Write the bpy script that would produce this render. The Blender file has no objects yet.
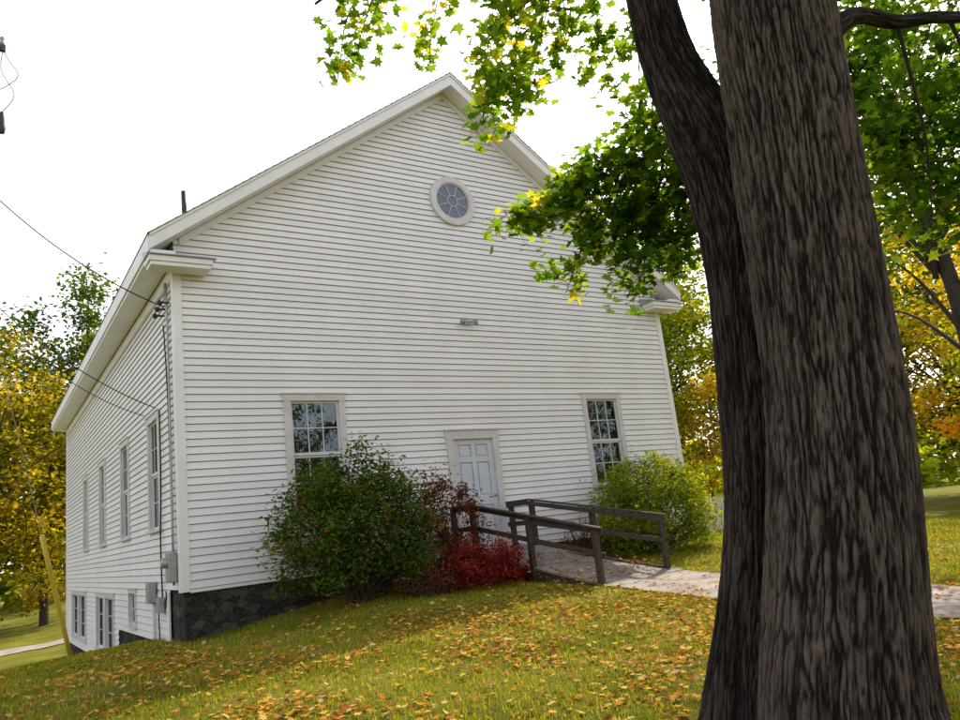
import bpy, bmesh, math, random
import numpy as np
from mathutils import Vector, Matrix, noise
rng=np.random.default_rng(7); random.seed(7)
sc=bpy.context.scene
COL=sc.collection
EYE=1.6
# ---------------------------------------------------------------- helpers
def S(t):
    t=np.clip(t,0,1); return t*t*(3-2*t)
def ground(x,y):
    x=np.asarray(x,float); y=np.asarray(y,float)
    p=0.25*S((y+12)/7)+0.42*S((y+7)/7.5)
    side=1-S((x-1.5)/9)
    h=p-0.36*(1-S((x+0.6)/3.6))*S((y+4.5)/4.5)
    h=h-1.45*S((y+1)/18)*side
    h=h-0.45*S((-x-0.5)/7)*S((y+9)/8)
    h=h-0.25*S((x-12)/6)
    h=h+0.03*np.sin(x*0.9+1.3)*np.sin(y*0.7)
    return h
def gz(x,y): return float(ground(x,y))
def link(o,parent=None):
    COL.objects.link(o)
    if parent: o.parent=parent
    return o
def empty(name,loc=(0,0,0)):
    e=bpy.data.objects.new(name,None); e.empty_display_size=.3; e.location=(0,0,0)
    COL.objects.link(e); return e
def mesh_obj(name,verts,faces,mat,parent=None,smooth=False):
    me=bpy.data.meshes.new(name); me.from_pydata([tuple(v) for v in verts],[],faces); me.update()
    if mat: me.materials.append(mat)
    if smooth:
        for p in me.polygons: p.use_smooth=True
    return link(bpy.data.objects.new(name,me),parent)
class MB:
    def __init__(s): s.v=[]; s.f=[]
    def box(s,x0,x1,y0,y1,z0,z1):
        n=len(s.v)
        s.v+=[(x0,y0,z0),(x1,y0,z0),(x1,y1,z0),(x0,y1,z0),(x0,y0,z1),(x1,y0,z1),(x1,y1,z1),(x0,y1,z1)]
        s.f+=[tuple(n+i for i in q) for q in ((0,3,2,1),(4,5,6,7),(0,1,5,4),(1,2,6,5),(2,3,7,6),(3,0,4,7))]
    def quad(s,a,b,c,d):
        n=len(s.v); s.v+=[a,b,c,d]; s.f.append((n,n+1,n+2,n+3))
    def prism_y(s,poly,y0,y1):
        n=len(s.v); k=len(poly)
        s.v+=[(x,y0,z) for x,z in poly]+[(x,y1,z) for x,z in poly]
        s.f.append(tuple(range(n,n+k))); s.f.append(tuple(range(n+2*k-1,n+k-1,-1)))
        for i in range(k):
            j=(i+1)%k; s.f.append((n+i,n+k+i,n+k+j,n+j))
    def beam(s,a,b,w,h):
        a=Vector(a);b=Vector(b);d=(b-a).normalized()
        up=Vector((0,0,1)) if abs(d.z)<.95 else Vector((0,1,0))
        r=d.cross(up).normalized(); u=r.cross(d)
        n=len(s.v)
        for p in (a,b):
            for sx,sy in ((-1,-1),(1,-1),(1,1),(-1,1)):
                s.v.append(tuple(p+r*(sx*w/2)+u*(sy*h/2)))
        s.f+=[tuple(n+i for i in q) for q in ((0,3,2,1),(4,5,6,7),(0,1,5,4),(1,2,6,5),(2,3,7,6),(3,0,4,7))]
    def obj(s,name,mat,parent=None,bevel=0):
        o=mesh_obj(name,s.v,s.f,mat,parent)
        bm=bmesh.new(); bm.from_mesh(o.data); bmesh.ops.recalc_face_normals(bm,faces=bm.faces); bm.to_mesh(o.data); bm.free()
        if bevel:
            m=o.modifiers.new('b','BEVEL'); m.width=bevel; m.segments=2; m.limit_method='ANGLE'
        return o
def tube(name,pts,rads,mat,parent=None,seg=10,step=None,join=None):
    P=[Vector(p) for p in pts]
    Q=[];R=[]
    n=len(P)
    for i in range(n-1):
        p0=P[max(i-1,0)];p1=P[i];p2=P[i+1];p3=P[min(i+2,n-1)]
        L=(p2-p1).length; k=max(2,int(L/(step or max(L/4,.01))))
        for j in range(k):
            t=j/k
            q=0.5*((2*p1)+(-p0+p2)*t+(2*p0-5*p1+4*p2-p3)*t*t+(-p0+3*p1-3*p2+p3)*t**3)
            Q.append(q);R.append(rads[i]*(1-t)+rads[i+1]*t)
    Q.append(P[-1]);R.append(rads[-1])
    V=[];F=[]
    ref=Vector((1,0.2,0)); 
    for i,q in enumerate(Q):
        d=(Q[min(i+1,len(Q)-1)]-Q[max(i-1,0)]).normalized()
        u=ref-d*ref.dot(d)
        if u.length<1e-3: u=Vector((0,1,0))-d*d.y
        u.normalize(); ref=u; w=d.cross(u)
        for k in range(seg):
            a=2*math.pi*k/seg
            V.append(q+u*(math.cos(a)*R[i])+w*(math.sin(a)*R[i]))
    m=len(Q)
    for i in range(m-1):
        for k in range(seg):
            k2=(k+1)%seg
            F.append((i*seg+k,i*seg+k2,(i+1)*seg+k2,(i+1)*seg+k))
    F.append(tuple(range(seg-1,-1,-1))); F.append(tuple((m-1)*seg+k for k in range(seg)))
    if join is not None:
        o=len(join.v); join.v+=[tuple(v) for v in V]; join.f+=[tuple(i+o for i in f) for f in F]; return None
    return mesh_obj(name,V,F,mat,parent,True)
def rand_rot(N,tilt=None,rg=rng):
    yaw=rg.uniform(0,2*math.pi,N)
    a=np.abs(rg.normal(0,tilt,N)); c,s=np.cos(a),np.sin(a)
    Z0=np.zeros(N);O=np.ones(N)
    Rx=np.stack([O,Z0,Z0,Z0,c,-s,Z0,s,c],1).reshape(N,3,3)
    def rz(t):
        c,s=np.cos(t),np.sin(t); return np.stack([c,-s,Z0,s,c,Z0,Z0,Z0,O],1).reshape(N,3,3)
    return rz(yaw)@Rx@rz(rg.uniform(0,6.28,N))
def scatter(name,tv,tf,M,T,size,mat,parent=None,rnd=None):
    tv=np.array(tv,float); N=len(T); k=len(tv)
    V=np.einsum('nij,kj->nki',M,tv)*np.asarray(size).reshape(-1,1,1)+T[:,None,:]
    V=V.reshape(-1,3)
    lt=np.concatenate([np.array(f) for f in tf]); ls=np.array([len(f) for f in tf])
    L=(lt[None,:]+(np.arange(N)*k)[:,None]).reshape(-1)
    LS=np.tile(ls,N); ST=np.concatenate([[0],np.cumsum(LS)[:-1]])
    me=bpy.data.meshes.new(name)
    me.vertices.add(len(V)); me.vertices.foreach_set('co',V.astype(np.float32).ravel())
    me.loops.add(len(L)); me.loops.foreach_set('vertex_index',L.astype(np.int32))
    me.polygons.add(len(LS)); me.polygons.foreach_set('loop_start',ST.astype(np.int32)); me.polygons.foreach_set('loop_total',LS.astype(np.int32))
    me.update(calc_edges=True)
    at=me.attributes.new('rnd','FLOAT','POINT')
    r=rng.random(N) if rnd is None else rnd
    at.data.foreach_set('value',np.repeat(r,k).astype(np.float32))
    me.materials.append(mat)
    return link(bpy.data.objects.new(name,me),parent)
# ---------------------------------------------------------------- materials
def newmat(name):
    m=bpy.data.materials.new(name); m.use_nodes=True
    nt=m.node_tree; nt.nodes.clear()
    out=nt.nodes.new('ShaderNodeOutputMaterial')
    return m,nt,out
def N(nt,t,**k):
    n=nt.nodes.new(t)
    for a,b in k.items(): setattr(n,a,b)
    return n
def ramp(nt,stops,interp='LINEAR'):
    r=nt.nodes.new('ShaderNodeValToRGB'); cr=r.color_ramp; cr.interpolation=interp
    while len(cr.elements)<len(stops): cr.elements.new(.5)
    for e,(p,c) in zip(cr.elements,stops): e.position=p; e.color=(c[0],c[1],c[2],1)
    return r
def simple(name,c1,c2=None,scale=6,rough=.6,bump=0,bscale=40,stretch=(1,1,1),metal=0,detail=6,spec=.4):
    m,nt,out=newmat(name); b=N(nt,'ShaderNodeBsdfPrincipled'); nt.links.new(b.outputs[0],out.inputs[0])
    tc=N(nt,'ShaderNodeTexCoord'); mp=N(nt,'ShaderNodeMapping'); mp.inputs['Scale'].default_value=stretch
    nt.links.new(tc.outputs['Object'],mp.inputs[0])
    nz=N(nt,'ShaderNodeTexNoise'); nz.inputs['Scale'].default_value=scale; nz.inputs['Detail'].default_value=detail
    nt.links.new(mp.outputs[0],nz.inputs[0])
    r=ramp(nt,[(.3,c1),(.7,c2 or c1)]); nt.links.new(nz.outputs[0],r.inputs[0]); nt.links.new(r.outputs[0],b.inputs['Base Color'])
    b.inputs['Roughness'].default_value=rough; b.inputs['Metallic'].default_value=metal; b.inputs['Specular IOR Level'].default_value=spec
    if bump:
        n2=N(nt,'ShaderNodeTexNoise'); n2.inputs['Scale'].default_value=bscale; n2.inputs['Detail'].default_value=8
        nt.links.new(mp.outputs[0],n2.inputs[0])
        bp=N(nt,'ShaderNodeBump'); bp.inputs['Strength'].default_value=bump; bp.inputs['Distance'].default_value=.02
        nt.links.new(n2.outputs[0],bp.inputs['Height']); nt.links.new(bp.outputs[0],b.inputs['Normal'])
    return m
def leafmat(name,stops,trans=.5,tgain=1.6,gloss=0):
    m,nt,out=newmat(name)
    at=N(nt,'ShaderNodeAttribute',attribute_name='rnd'); r=ramp(nt,stops); nt.links.new(at.outputs['Fac'],r.inputs[0])
    d=N(nt,'ShaderNodeBsdfDiffuse'); t=N(nt,'ShaderNodeBsdfTranslucent'); nt.links.new(r.outputs[0],d.inputs[0])
    g=N(nt,'ShaderNodeMix',data_type='RGBA',blend_type='MULTIPLY'); g.inputs[0].default_value=1
    nt.links.new(r.outputs[0],g.inputs[6]); g.inputs[7].default_value=(tgain*1.15,tgain,tgain*.35,1)
    nt.links.new(g.outputs[2],t.inputs[0])
    mx=N(nt,'ShaderNodeMixShader'); mx.inputs[0].default_value=trans
    nt.links.new(d.outputs[0],mx.inputs[1]); nt.links.new(t.outputs[0],mx.inputs[2])
    nt.links.new(mx.outputs[0],out.inputs[0]); return m
def siding_mat():
    m,nt,out=newmat('white_siding'); b=N(nt,'ShaderNodeBsdfPrincipled'); nt.links.new(b.outputs[0],out.inputs[0])
    tc=N(nt,'ShaderNodeTexCoord')
    mp=N(nt,'ShaderNodeMapping'); mp.inputs['Scale'].default_value=(.5,.5,.12); nt.links.new(tc.outputs['Object'],mp.inputs[0])
    nz=N(nt,'ShaderNodeTexNoise'); nz.inputs['Scale'].default_value=3; nz.inputs['Detail'].default_value=8; nt.links.new(mp.outputs[0],nz.inputs[0])
    r=ramp(nt,[(.25,(.76,.73,.74)),(.7,(.84,.81,.82))]); nt.links.new(nz.outputs[0],r.inputs[0])
    sp=N(nt,'ShaderNodeSeparateXYZ'); nt.links.new(tc.outputs['Object'],sp.inputs[0])
    sb=N(nt,'ShaderNodeMath',operation='SUBTRACT'); sb.inputs[1].default_value=1.11; nt.links.new(sp.outputs[2],sb.inputs[0])
    dv=N(nt,'ShaderNodeMath',operation='DIVIDE'); dv.inputs[1].default_value=.125; nt.links.new(sb.outputs[0],dv.inputs[0])
    fl=N(nt,'ShaderNodeMath',operation='FLOOR'); nt.links.new(dv.outputs[0],fl.inputs[0])
    wn=N(nt,'ShaderNodeTexWhiteNoise',noise_dimensions='1D'); nt.links.new(fl.outputs[0],wn.inputs['W'])
    mr=N(nt,'ShaderNodeMapRange'); mr.inputs[3].default_value=.95; mr.inputs[4].default_value=1.03; nt.links.new(wn.outputs[0],mr.inputs[0])
    mu=N(nt,'ShaderNodeMix',data_type='RGBA',blend_type='MULTIPLY'); mu.inputs[0].default_value=1
    nt.links.new(r.outputs[0],mu.inputs[6]); nt.links.new(mr.outputs[0],mu.inputs[7]); nt.links.new(mu.outputs[2],b.inputs['Base Color'])
    b.inputs['Roughness'].default_value=.45; b.inputs['Specular IOR Level'].default_value=.3
    return m
M_SIDING=siding_mat()
M_LAP=simple('siding_lap_painted_shade',(.34,.325,.33),(.44,.42,.43),scale=2,rough=.8)  # darker grey under each lap paints in the shade line between boards
M_TRIM=simple('white_trim_paint',(.76,.735,.74),(.84,.815,.82),scale=2.5,rough=.5,bump=.08)
M_TRIM2=simple('window_casing_paint',(.56,.53,.53),(.66,.63,.63),scale=4,rough=.55,bump=.1)
M_SASH=simple('sash_paint',(.6,.6,.6),(.7,.7,.7),scale=8,rough=.5)
M_DOOR=simple('door_paint',(.53,.55,.61),(.6,.62,.69),scale=3,rough=.4)
M_SHING=simple('asphalt_shingle',(.07,.07,.075),(.13,.13,.13),scale=30,rough=.9,bump=.5,bscale=80)
M_DARK=simple('dark_metal',(.02,.02,.022),(.04,.04,.04),rough=.5)
M_GREY=simple('grey_metal',(.3,.3,.31),(.4,.4,.4),rough=.45,metal=.4)
M_WIRE=simple('black_cable',(.015,.015,.015),rough=.6)
M_YEL=simple('yellow_plastic',(.62,.42,.03),(.7,.5,.06),scale=4,rough=.45)
M_POLE=simple('weathered_pole_wood',(.07,.055,.045),(.14,.11,.09),scale=5,rough=.9,bump=.5,stretch=(6,6,.4))
M_RAIL=simple('weathered_brown_wood',(.03,.022,.018),(.085,.06,.048),scale=6,rough=.8,bump=.4,stretch=(5,1,5))
M_DECK=simple('weathered_deck_wood',(.17,.15,.145),(.32,.3,.28),scale=5,rough=.85,bump=.4,stretch=(1,6,6))
M_INT=simple('dark_interior',(.012,.012,.014),(.02,.02,.02),rough=.9)
def glass_mat():
    m,nt,out=newmat('window_glass')
    tr=N(nt,'ShaderNodeBsdfTransparent'); tr.inputs[0].default_value=(.75,.8,.8,1)
    gl=N(nt,'ShaderNodeBsdfGlossy'); gl.inputs['Roughness'].default_value=.015; gl.inputs[0].default_value=(.78,.88,1,1)
    tc=N(nt,'ShaderNodeTexCoord'); nz=N(nt,'ShaderNodeTexNoise'); nz.inputs['Scale'].default_value=3.5; nt.links.new(tc.outputs['Object'],nz.inputs[0])
    bp=N(nt,'ShaderNodeBump'); bp.inputs['Strength'].default_value=.2; bp.inputs['Distance'].default_value=.01
    nt.links.new(nz.outputs[0],bp.inputs['Height']); nt.links.new(bp.outputs[0],gl.inputs['Normal'])
    mx=N(nt,'ShaderNodeMixShader'); mx.inputs[0].default_value=.11
    nt.links.new(tr.outputs[0],mx.inputs[1]); nt.links.new(gl.outputs[0],mx.inputs[2]); nt.links.new(mx.outputs[0],out.inputs[0])
    return m
M_GLASS=glass_mat()
def stone_mat():
    m,nt,out=newmat('fieldstone'); b=N(nt,'ShaderNodeBsdfPrincipled'); nt.links.new(b.outputs[0],out.inputs[0])
    tc=N(nt,'ShaderNodeTexCoord'); mp=N(nt,'ShaderNodeMapping'); mp.inputs['Scale'].default_value=(1,1,1.6); nt.links.new(tc.outputs['Object'],mp.inputs[0])
    wz=N(nt,'ShaderNodeTexNoise'); wz.inputs['Scale'].default_value=6; wz.inputs['Detail'].default_value=6; nt.links.new(mp.outputs[0],wz.inputs[0])
    vm=N(nt,'ShaderNodeVectorMath',operation='MULTIPLY_ADD'); vm.inputs[1].default_value=(.22,.22,.22); nt.links.new(wz.outputs['Color'],vm.inputs[0]); nt.links.new(mp.outputs[0],vm.inputs[2])
    v=N(nt,'ShaderNodeTexVoronoi'); v.inputs['Scale'].default_value=4.6; nt.links.new(vm.outputs[0],v.inputs[0])
    ve=N(nt,'ShaderNodeTexVoronoi',feature='DISTANCE_TO_EDGE'); ve.inputs['Scale'].default_value=4.6; nt.links.new(vm.outputs[0],ve.inputs[0])
    r=ramp(nt,[(0,(.03,.026,.023)),(.5,(.05,.044,.04)),(1,(.1,.088,.08))]); nt.links.new(v.outputs['Color'],r.inputs[0])
    e=ramp(nt,[(0,(.55,.55,.55)),(.1,(1,1,1))]); nt.links.new(ve.outputs[0],e.inputs[0])
    g=N(nt,'ShaderNodeTexNoise'); g.inputs['Scale'].default_value=22; g.inputs['Detail'].default_value=8; nt.links.new(tc.outputs['Object'],g.inputs[0])
    gr=ramp(nt,[(.3,(.6,.6,.6)),(.7,(1.4,1.4,1.4))]); nt.links.new(g.outputs[0],gr.inputs[0])
    mu=N(nt,'ShaderNodeMix',data_type='RGBA',blend_type='MULTIPLY'); mu.inputs[0].default_value=1
    nt.links.new(r.outputs[0],mu.inputs[6]); nt.links.new(e.outputs[0],mu.inputs[7])
    m3=N(nt,'ShaderNodeMix',data_type='RGBA',blend_type='MULTIPLY'); m3.inputs[0].default_value=1
    nt.links.new(mu.outputs[2],m3.inputs[6]); nt.links.new(gr.outputs[0],m3.inputs[7]); nt.links.new(m3.outputs[2],b.inputs['Base Color'])
    bp=N(nt,'ShaderNodeBump'); bp.inputs['Distance'].default_value=.03; bp.inputs['Strength'].default_value=.6; nt.links.new(m3.outputs[2],bp.inputs['Height']); nt.links.new(bp.outputs[0],b.inputs['Normal'])
    b.inputs['Roughness'].default_value=1; b.inputs['Specular IOR Level'].default_value=.1; return m
M_STONE=stone_mat()
def bark_mat(name,c0,c1,c2):
    m,nt,out=newmat(name); b=N(nt,'ShaderNodeBsdfPrincipled'); nt.links.new(b.outputs[0],out.inputs[0])
    at=N(nt,'ShaderNodeAttribute',attribute_name='ridge')
    tc=N(nt,'ShaderNodeTexCoord'); mp=N(nt,'ShaderNodeMapping'); mp.inputs['Scale'].default_value=(1,1,.45); nt.links.new(tc.outputs['Object'],mp.inputs[0])
    nz=N(nt,'ShaderNodeTexNoise'); nz.inputs['Scale'].default_value=60; nz.inputs['Detail'].default_value=10; nz.inputs['Roughness'].default_value=.75; nt.links.new(mp.outputs[0],nz.inputs[0])
    ad=N(nt,'ShaderNodeMath',operation='MULTIPLY_ADD'); ad.inputs[1].default_value=.7; nt.links.new(nz.outputs[0],ad.inputs[0]); nt.links.new(at.outputs['Fac'],ad.inputs[2])
    big=N(nt,'ShaderNodeTexNoise'); big.inputs['Scale'].default_value=1.6; big.inputs['Detail'].default_value=4; nt.links.new(tc.outputs['Object'],big.inputs[0])
    a2=N(nt,'ShaderNodeMath',operation='MULTIPLY_ADD'); a2.inputs[1].default_value=.5; nt.links.new(big.outputs[0],a2.inputs[0]); nt.links.new(ad.outputs[0],a2.inputs[2])
    hf=N(nt,'ShaderNodeMath',operation='MULTIPLY'); hf.inputs[1].default_value=.68; nt.links.new(a2.outputs[0],hf.inputs[0])
    r=ramp(nt,[(.5,c0),(.72,c1),(.9,c2)]); nt.links.new(hf.outputs[0],r.inputs[0]); nt.links.new(r.outputs[0],b.inputs['Base Color'])
    bp=N(nt,'ShaderNodeBump'); bp.inputs['Strength'].default_value=1; bp.inputs['Distance'].default_value=.014
    nt.links.new(nz.outputs[0],bp.inputs['Height']); nt.links.new(bp.outputs[0],b.inputs['Normal'])
    b.inputs['Roughness'].default_value=.95; b.inputs['Specular IOR Level'].default_value=.12
    return m
M_BARK=bark_mat('maple_bark',(.014,.010,.008),(.074,.057,.048),(.14,.112,.096))
M_BARK2=bark_mat('maple_bark_dark',(.008,.006,.005),(.034,.026,.022),(.075,.06,.052))
M_TWIG=simple('twig_bark',(.03,.022,.018),(.06,.045,.038),scale=12,rough=.9,bump=.4)
M_STEM=simple('shrub_stem',(.05,.035,.028),(.09,.06,.05),scale=12,rough=.9)
M_LEAF=leafmat('maple_leaf_green',[(0,(.013,.03,.006)),(.4,(.028,.065,.009)),(.62,(.06,.12,.012)),(.85,(.11,.16,.014)),(.96,(.18,.19,.02)),(1,(.35,.24,.02))],.55,4.2)
M_GRASS=leafmat('grass_blade',[(0,(.1,.13,.012)),(.45,(.21,.25,.022)),(.8,(.34,.34,.035)),(1,(.48,.38,.09))],.45,1.8)
M_FALL=leafmat('fallen_leaf',[(0,(.16,.07,.03)),(.25,(.38,.15,.04)),(.5,(.58,.26,.05)),(.75,(.7,.42,.07)),(.92,(.68,.52,.15)),(1,(.55,.38,.25))],.2,1.2)
G_BUSH=[(0,(.025,.055,.012)),(.5,(.08,.14,.025)),(.82,(.16,.21,.03)),(.93,(.24,.11,.02)),(1,(.34,.06,.02))]
M_BUSH=leafmat('shrub_leaf_green',G_BUSH,.4,1.8)
M_BUSH2=leafmat('shrub_leaf_yellowgreen',[(0,(.06,.11,.014)),(.5,(.2,.27,.03)),(1,(.48,.44,.05))],.45,1.8)
M_RED=leafmat('burning_bush_leaf',[(0,(.10,.012,.015)),(.6,(.32,.035,.03)),(1,(.45,.1,.05))],.4,1.5)
M_BARB=leafmat('barberry_leaf',[(0,(.05,.026,.018)),(.5,(.16,.055,.03)),(1,(.3,.08,.04))],.4,1.4)
M_YT=leafmat('yellow_foliage',[(0,(.03,.05,.01)),(.35,(.1,.12,.012)),(.65,(.36,.29,.025)),(1,(.6,.46,.04))],.5,1.5)
M_OT=leafmat('orange_foliage',[(0,(.08,.1,.015)),(.4,(.3,.28,.03)),(.75,(.6,.48,.05)),(1,(.75,.48,.07))],.5,1.8)
M_GT=leafmat('green_foliage',[(0,(.02,.04,.01)),(.6,(.06,.105,.02)),(1,(.15,.19,.03))],.45,2.2)
M_YG=leafmat('lime_foliage',[(0,(.04,.075,.01)),(.5,(.15,.22,.02)),(1,(.4,.38,.03))],.5,2.0)
# ---------------------------------------------------------------- ground
def ground_mat():
    m,nt,out=newmat('lawn_ground'); b=N(nt,'ShaderNodeBsdfPrincipled'); nt.links.new(b.outputs[0],out.inputs[0])
    tc=N(nt,'ShaderNodeTexCoord')
    n1=N(nt,'ShaderNodeTexNoise'); n1.inputs['Scale'].default_value=.6; n1.inputs['Detail'].default_value=6; nt.links.new(tc.outputs['Object'],n1.inputs[0])
    n2=N(nt,'ShaderNodeTexNoise'); n2.inputs['Scale'].default_value=28; n2.inputs['Detail'].default_value=8; n2.inputs['Roughness'].default_value=.75; nt.links.new(tc.outputs['Object'],n2.inputs[0])
    r1=ramp(nt,[(.35,(.13,.15,.018)),(.65,(.23,.24,.03))]); nt.links.new(n1.outputs[0],r1.inputs[0])
    r2=ramp(nt,[(.3,(.35,.33,.3)),(.7,(1.4,1.3,1.2))]); nt.links.new(n2.outputs[0],r2.inputs[0])
    mu=N(nt,'ShaderNodeMix',data_type='RGBA',blend_type='MULTIPLY'); mu.inputs[0].default_value=1
    nt.links.new(r1.outputs[0],mu.inputs[6]); nt.links.new(r2.outputs[0],mu.inputs[7]); nt.links.new(mu.outputs[2],b.inputs['Base Color'])
    bp=N(nt,'ShaderNodeBump'); bp.inputs['Distance'].default_value=.03; nt.links.new(n2.outputs[0],bp.inputs['Height']); nt.links.new(bp.outputs[0],b.inputs['Normal'])
    b.inputs['Roughness'].default_value=1; b.inputs['Specular IOR Level'].default_value=.1
    return m
ax=np.concatenate([[-900,-500,-250,-120,-70],np.arange(-40,50,.3),[60,90,150,300,600,900]])
ay=np.concatenate([[-900,-400,-150,-60],np.arange(-30,45,.3),[55,80,130,250,500,900]])
X,Y=np.meshgrid(ax,ay,indexing='ij'); Z=ground(X,Y)
V=np.stack([X,Y,Z],-1).reshape(-1,3); nx,ny=len(ax),len(ay)
idx=np.arange(nx*ny).reshape(nx,ny)
F=np.stack([idx[:-1,:-1],idx[1:,:-1],idx[1:,1:],idx[:-1,1:]],-1).reshape(-1,4)
mesh_obj('lawn_ground',V.tolist(),F.tolist(),ground_mat(),None,True)
def sheet(name,fx,y0,y1,mat,off=.02,nu=10,step=.3):
    ys=np.arange(y0,y1+.01,step); V=[];F=[]
    for j,y in enumerate(ys):
        xa,xb=fx(y)
        for i in range(nu+1):
            x=xa+(xb-xa)*i/nu; V.append((x,y,gz(x,y)+off))
    for j in range(len(ys)-1):
        for i in range(nu):
            a=j*(nu+1)+i; F.append((a,a+1,a+nu+2,a+nu+1))
    return mesh_obj(name,V,F,mat,None,True)
M_PATH=simple('worn_concrete',(.24,.2,.175),(.42,.38,.34),scale=2.2,rough=.95,bump=.4,bscale=60,detail=10)
def path_x(y):
    w=.16*noise.noise(Vector((y*1.3,0,0)))+.06*noise.noise(Vector((y*5,3,0))); w2=.16*noise.noise(Vector((y*1.1,9,0)))+.06*noise.noise(Vector((y*5,7,0)))
    return (5.55+w,7.45+w2)
sheet('front_path',path_x,-20,-3.35,M_PATH,step=.12)
def backdrive():
    V=[];F=[]; xs=np.arange(-40,16,.5)
    for i,x in enumerate(xs):
        for y in (22.,23.2,24.5): V.append((x,y,gz(x,y)+.03))
    for i in range(len(xs)-1):
        for j in range(2): a=i*3+j; F.append((a,a+3,a+4,a+1))
    mesh_obj('back_driveway',V,F,M_PATH,None,True)
backdrive()
# ---------------------------------------------------------------- church
W=11.7; LEN=17.4; ZB=1.11; ZE=6.56; SL=.723; XC=W/2; OV=.45
def roof_top(x): 
    x=x if x<=XC else W-x
    return 6.86+SL*(x+OV)
church=empty('white_clapboard_church')
BH=.125; PROUD=.024
def siding(name,axis,sign,const,u0f,u1f,z0,z1,openings):
    mb=MB(); lp=MB(); z=z0
    while z<z1-1e-4:
        zt=min(z+BH,z1)
        ua,ub=u0f(z),u1f(z); ua2,ub2=u0f(zt),u1f(zt)
        if ub-ua<.02: break
        segs=[(ua,ub,ua2,ub2)]
        for (o0,o1,oz0,oz1) in openings:
            if zt>oz0+.01 and z<oz1-.01:
                ns=[]
                for s in segs:
                    if o1<=s[0] or o0>=s[1]: ns.append(s); continue
                    if o0>s[0]: ns.append((s[0],o0,s[2],o0))
                    if o1<s[1]: ns.append((o1,s[1],o1,s[3]))
                segs=ns
        for (a,b,a2,b2) in segs:
            if ub2<ua2: a2=b2=(a+b)/2
            def P(u,d,zz):
                return (u,const+sign*d,zz) if axis=='x' else (const+sign*d,u,zz)
            mb.quad(P(a,PROUD,z+.014),P(b,PROUD,z+.014),P(b2,.002,zt),P(a2,.002,zt))
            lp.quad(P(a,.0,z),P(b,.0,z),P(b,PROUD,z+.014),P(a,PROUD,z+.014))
        z=zt
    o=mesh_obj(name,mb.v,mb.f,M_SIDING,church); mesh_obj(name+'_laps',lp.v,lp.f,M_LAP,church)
    return o
WZ0,WZ1=2.11,4.235
fwin=[2.36,9.32]; hw=.58
front_open=[(c-hw,c+hw,WZ0,WZ1) for c in fwin]+[(5.05,6.3,1.11,3.485)]
def gable(z):
    zz=z+.2
    x=(zz-6.86)/SL-OV
    return max(0,x)
siding('front_siding','x',-1,0,lambda z:gable(z),lambda z:W-gable(z),ZB,11.3,front_open)
siding('back_siding','x',1,LEN,lambda z:gable(z),lambda z:W-gable(z),-.6,11.3,[])
swin=[1.93,5.15,8.6,12.0]
side_open=[(c-.55,c+.55,WZ0,WZ1) for c in swin]
bwin=[(6.85,9.85,-.39,.985),(12.0,15.6,-.39,.985),(4.0,4.85,.36,1.11)]
siding('left_siding','y',-1,0,lambda z:0,lambda z:LEN,ZB,6.9,side_open)
siding('left_lower_siding','y',-1,0,lambda z:.9 ,lambda z:LEN,.235,ZB,bwin)
siding('left_basement_siding','y',-1,0,lambda z:6.3,lambda z:LEN,-.64,.235,bwin)
siding('right_siding','y',1,W,lambda z:0,lambda z:LEN,ZB,6.9,side_open)
core=MB()
core.box(.25,W-.25,.25,LEN-.25,-1.5,6.8)
core.prism_y([(.25,6.8),(W-.25,6.8),(XC,6.8+SL*(XC-.25))],.25,LEN-.25)
core.obj('interior_core',M_INT,church)
fd=MB()
fd.box(.03,W-.03,.03,.249,-1,ZB-.004)
fd.box(.03,.249,.25,1.0,-1.2,ZB-.004)
fd.box(.03,.249,1.0,6.3,-1.6,.232)
fd.box(.03,.249,6.3,LEN-.03,-2.2,-.642)
fd.box(W-.249,W-.03,.25,LEN-.25,-1,ZB-.004)
fd.obj('stone_foundation',M_STONE,church)
tr=MB()
for x0,x1 in ((-.035,.11),(W-.11,W+.035)):
    tr.box(x0,x1,-.035,-.001,ZB-.03,6.5)
tr.box(-.036,-.001,0,.13,ZB-.03,6.5); tr.box(W+.001,W+.036,0,.13,ZB-.03,6.5)
tr.box(-.036,-.001,LEN-.13,LEN+.03,-.65,6.5)
tr.box(-.036,-.001,.9,1.0,.23,ZB-.031)
tr.box(.112,W-.112,-.03,-.001,ZB-.05,ZB+.0)
tr.box(-.04,-.001,.131,LEN-.131,6.28,6.48)
for sgn in (0,1):
    th=.12
    poly=[(0.1,roof_top(.1)-.27-th),(XC,roof_top(XC)-.27-th),(XC,roof_top(XC)-.26),(.1,roof_top(.1)-.26)]
    if sgn: poly=[(W-x,z) for x,z in poly]
    tr.prism_y(poly,-.045,-.001)
tr.obj('corner_boards_and_frieze',M_TRIM,church,.004)
rf=MB()
for sgn in (0,1):
    a=(-OV,roof_top(-OV)); bq=(XC,roof_top(XC))
    poly=[(a[0],a[1]-.25),(XC,bq[1]-.25),(XC,bq[1]),(a[0],a[1])]
    if sgn: poly=[(W-x,z) for x,z in poly]
    rf.prism_y(poly,-.42,LEN+.35)
rf.obj('roof_deck_and_soffit',M_TRIM,church)
rk=MB()
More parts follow.
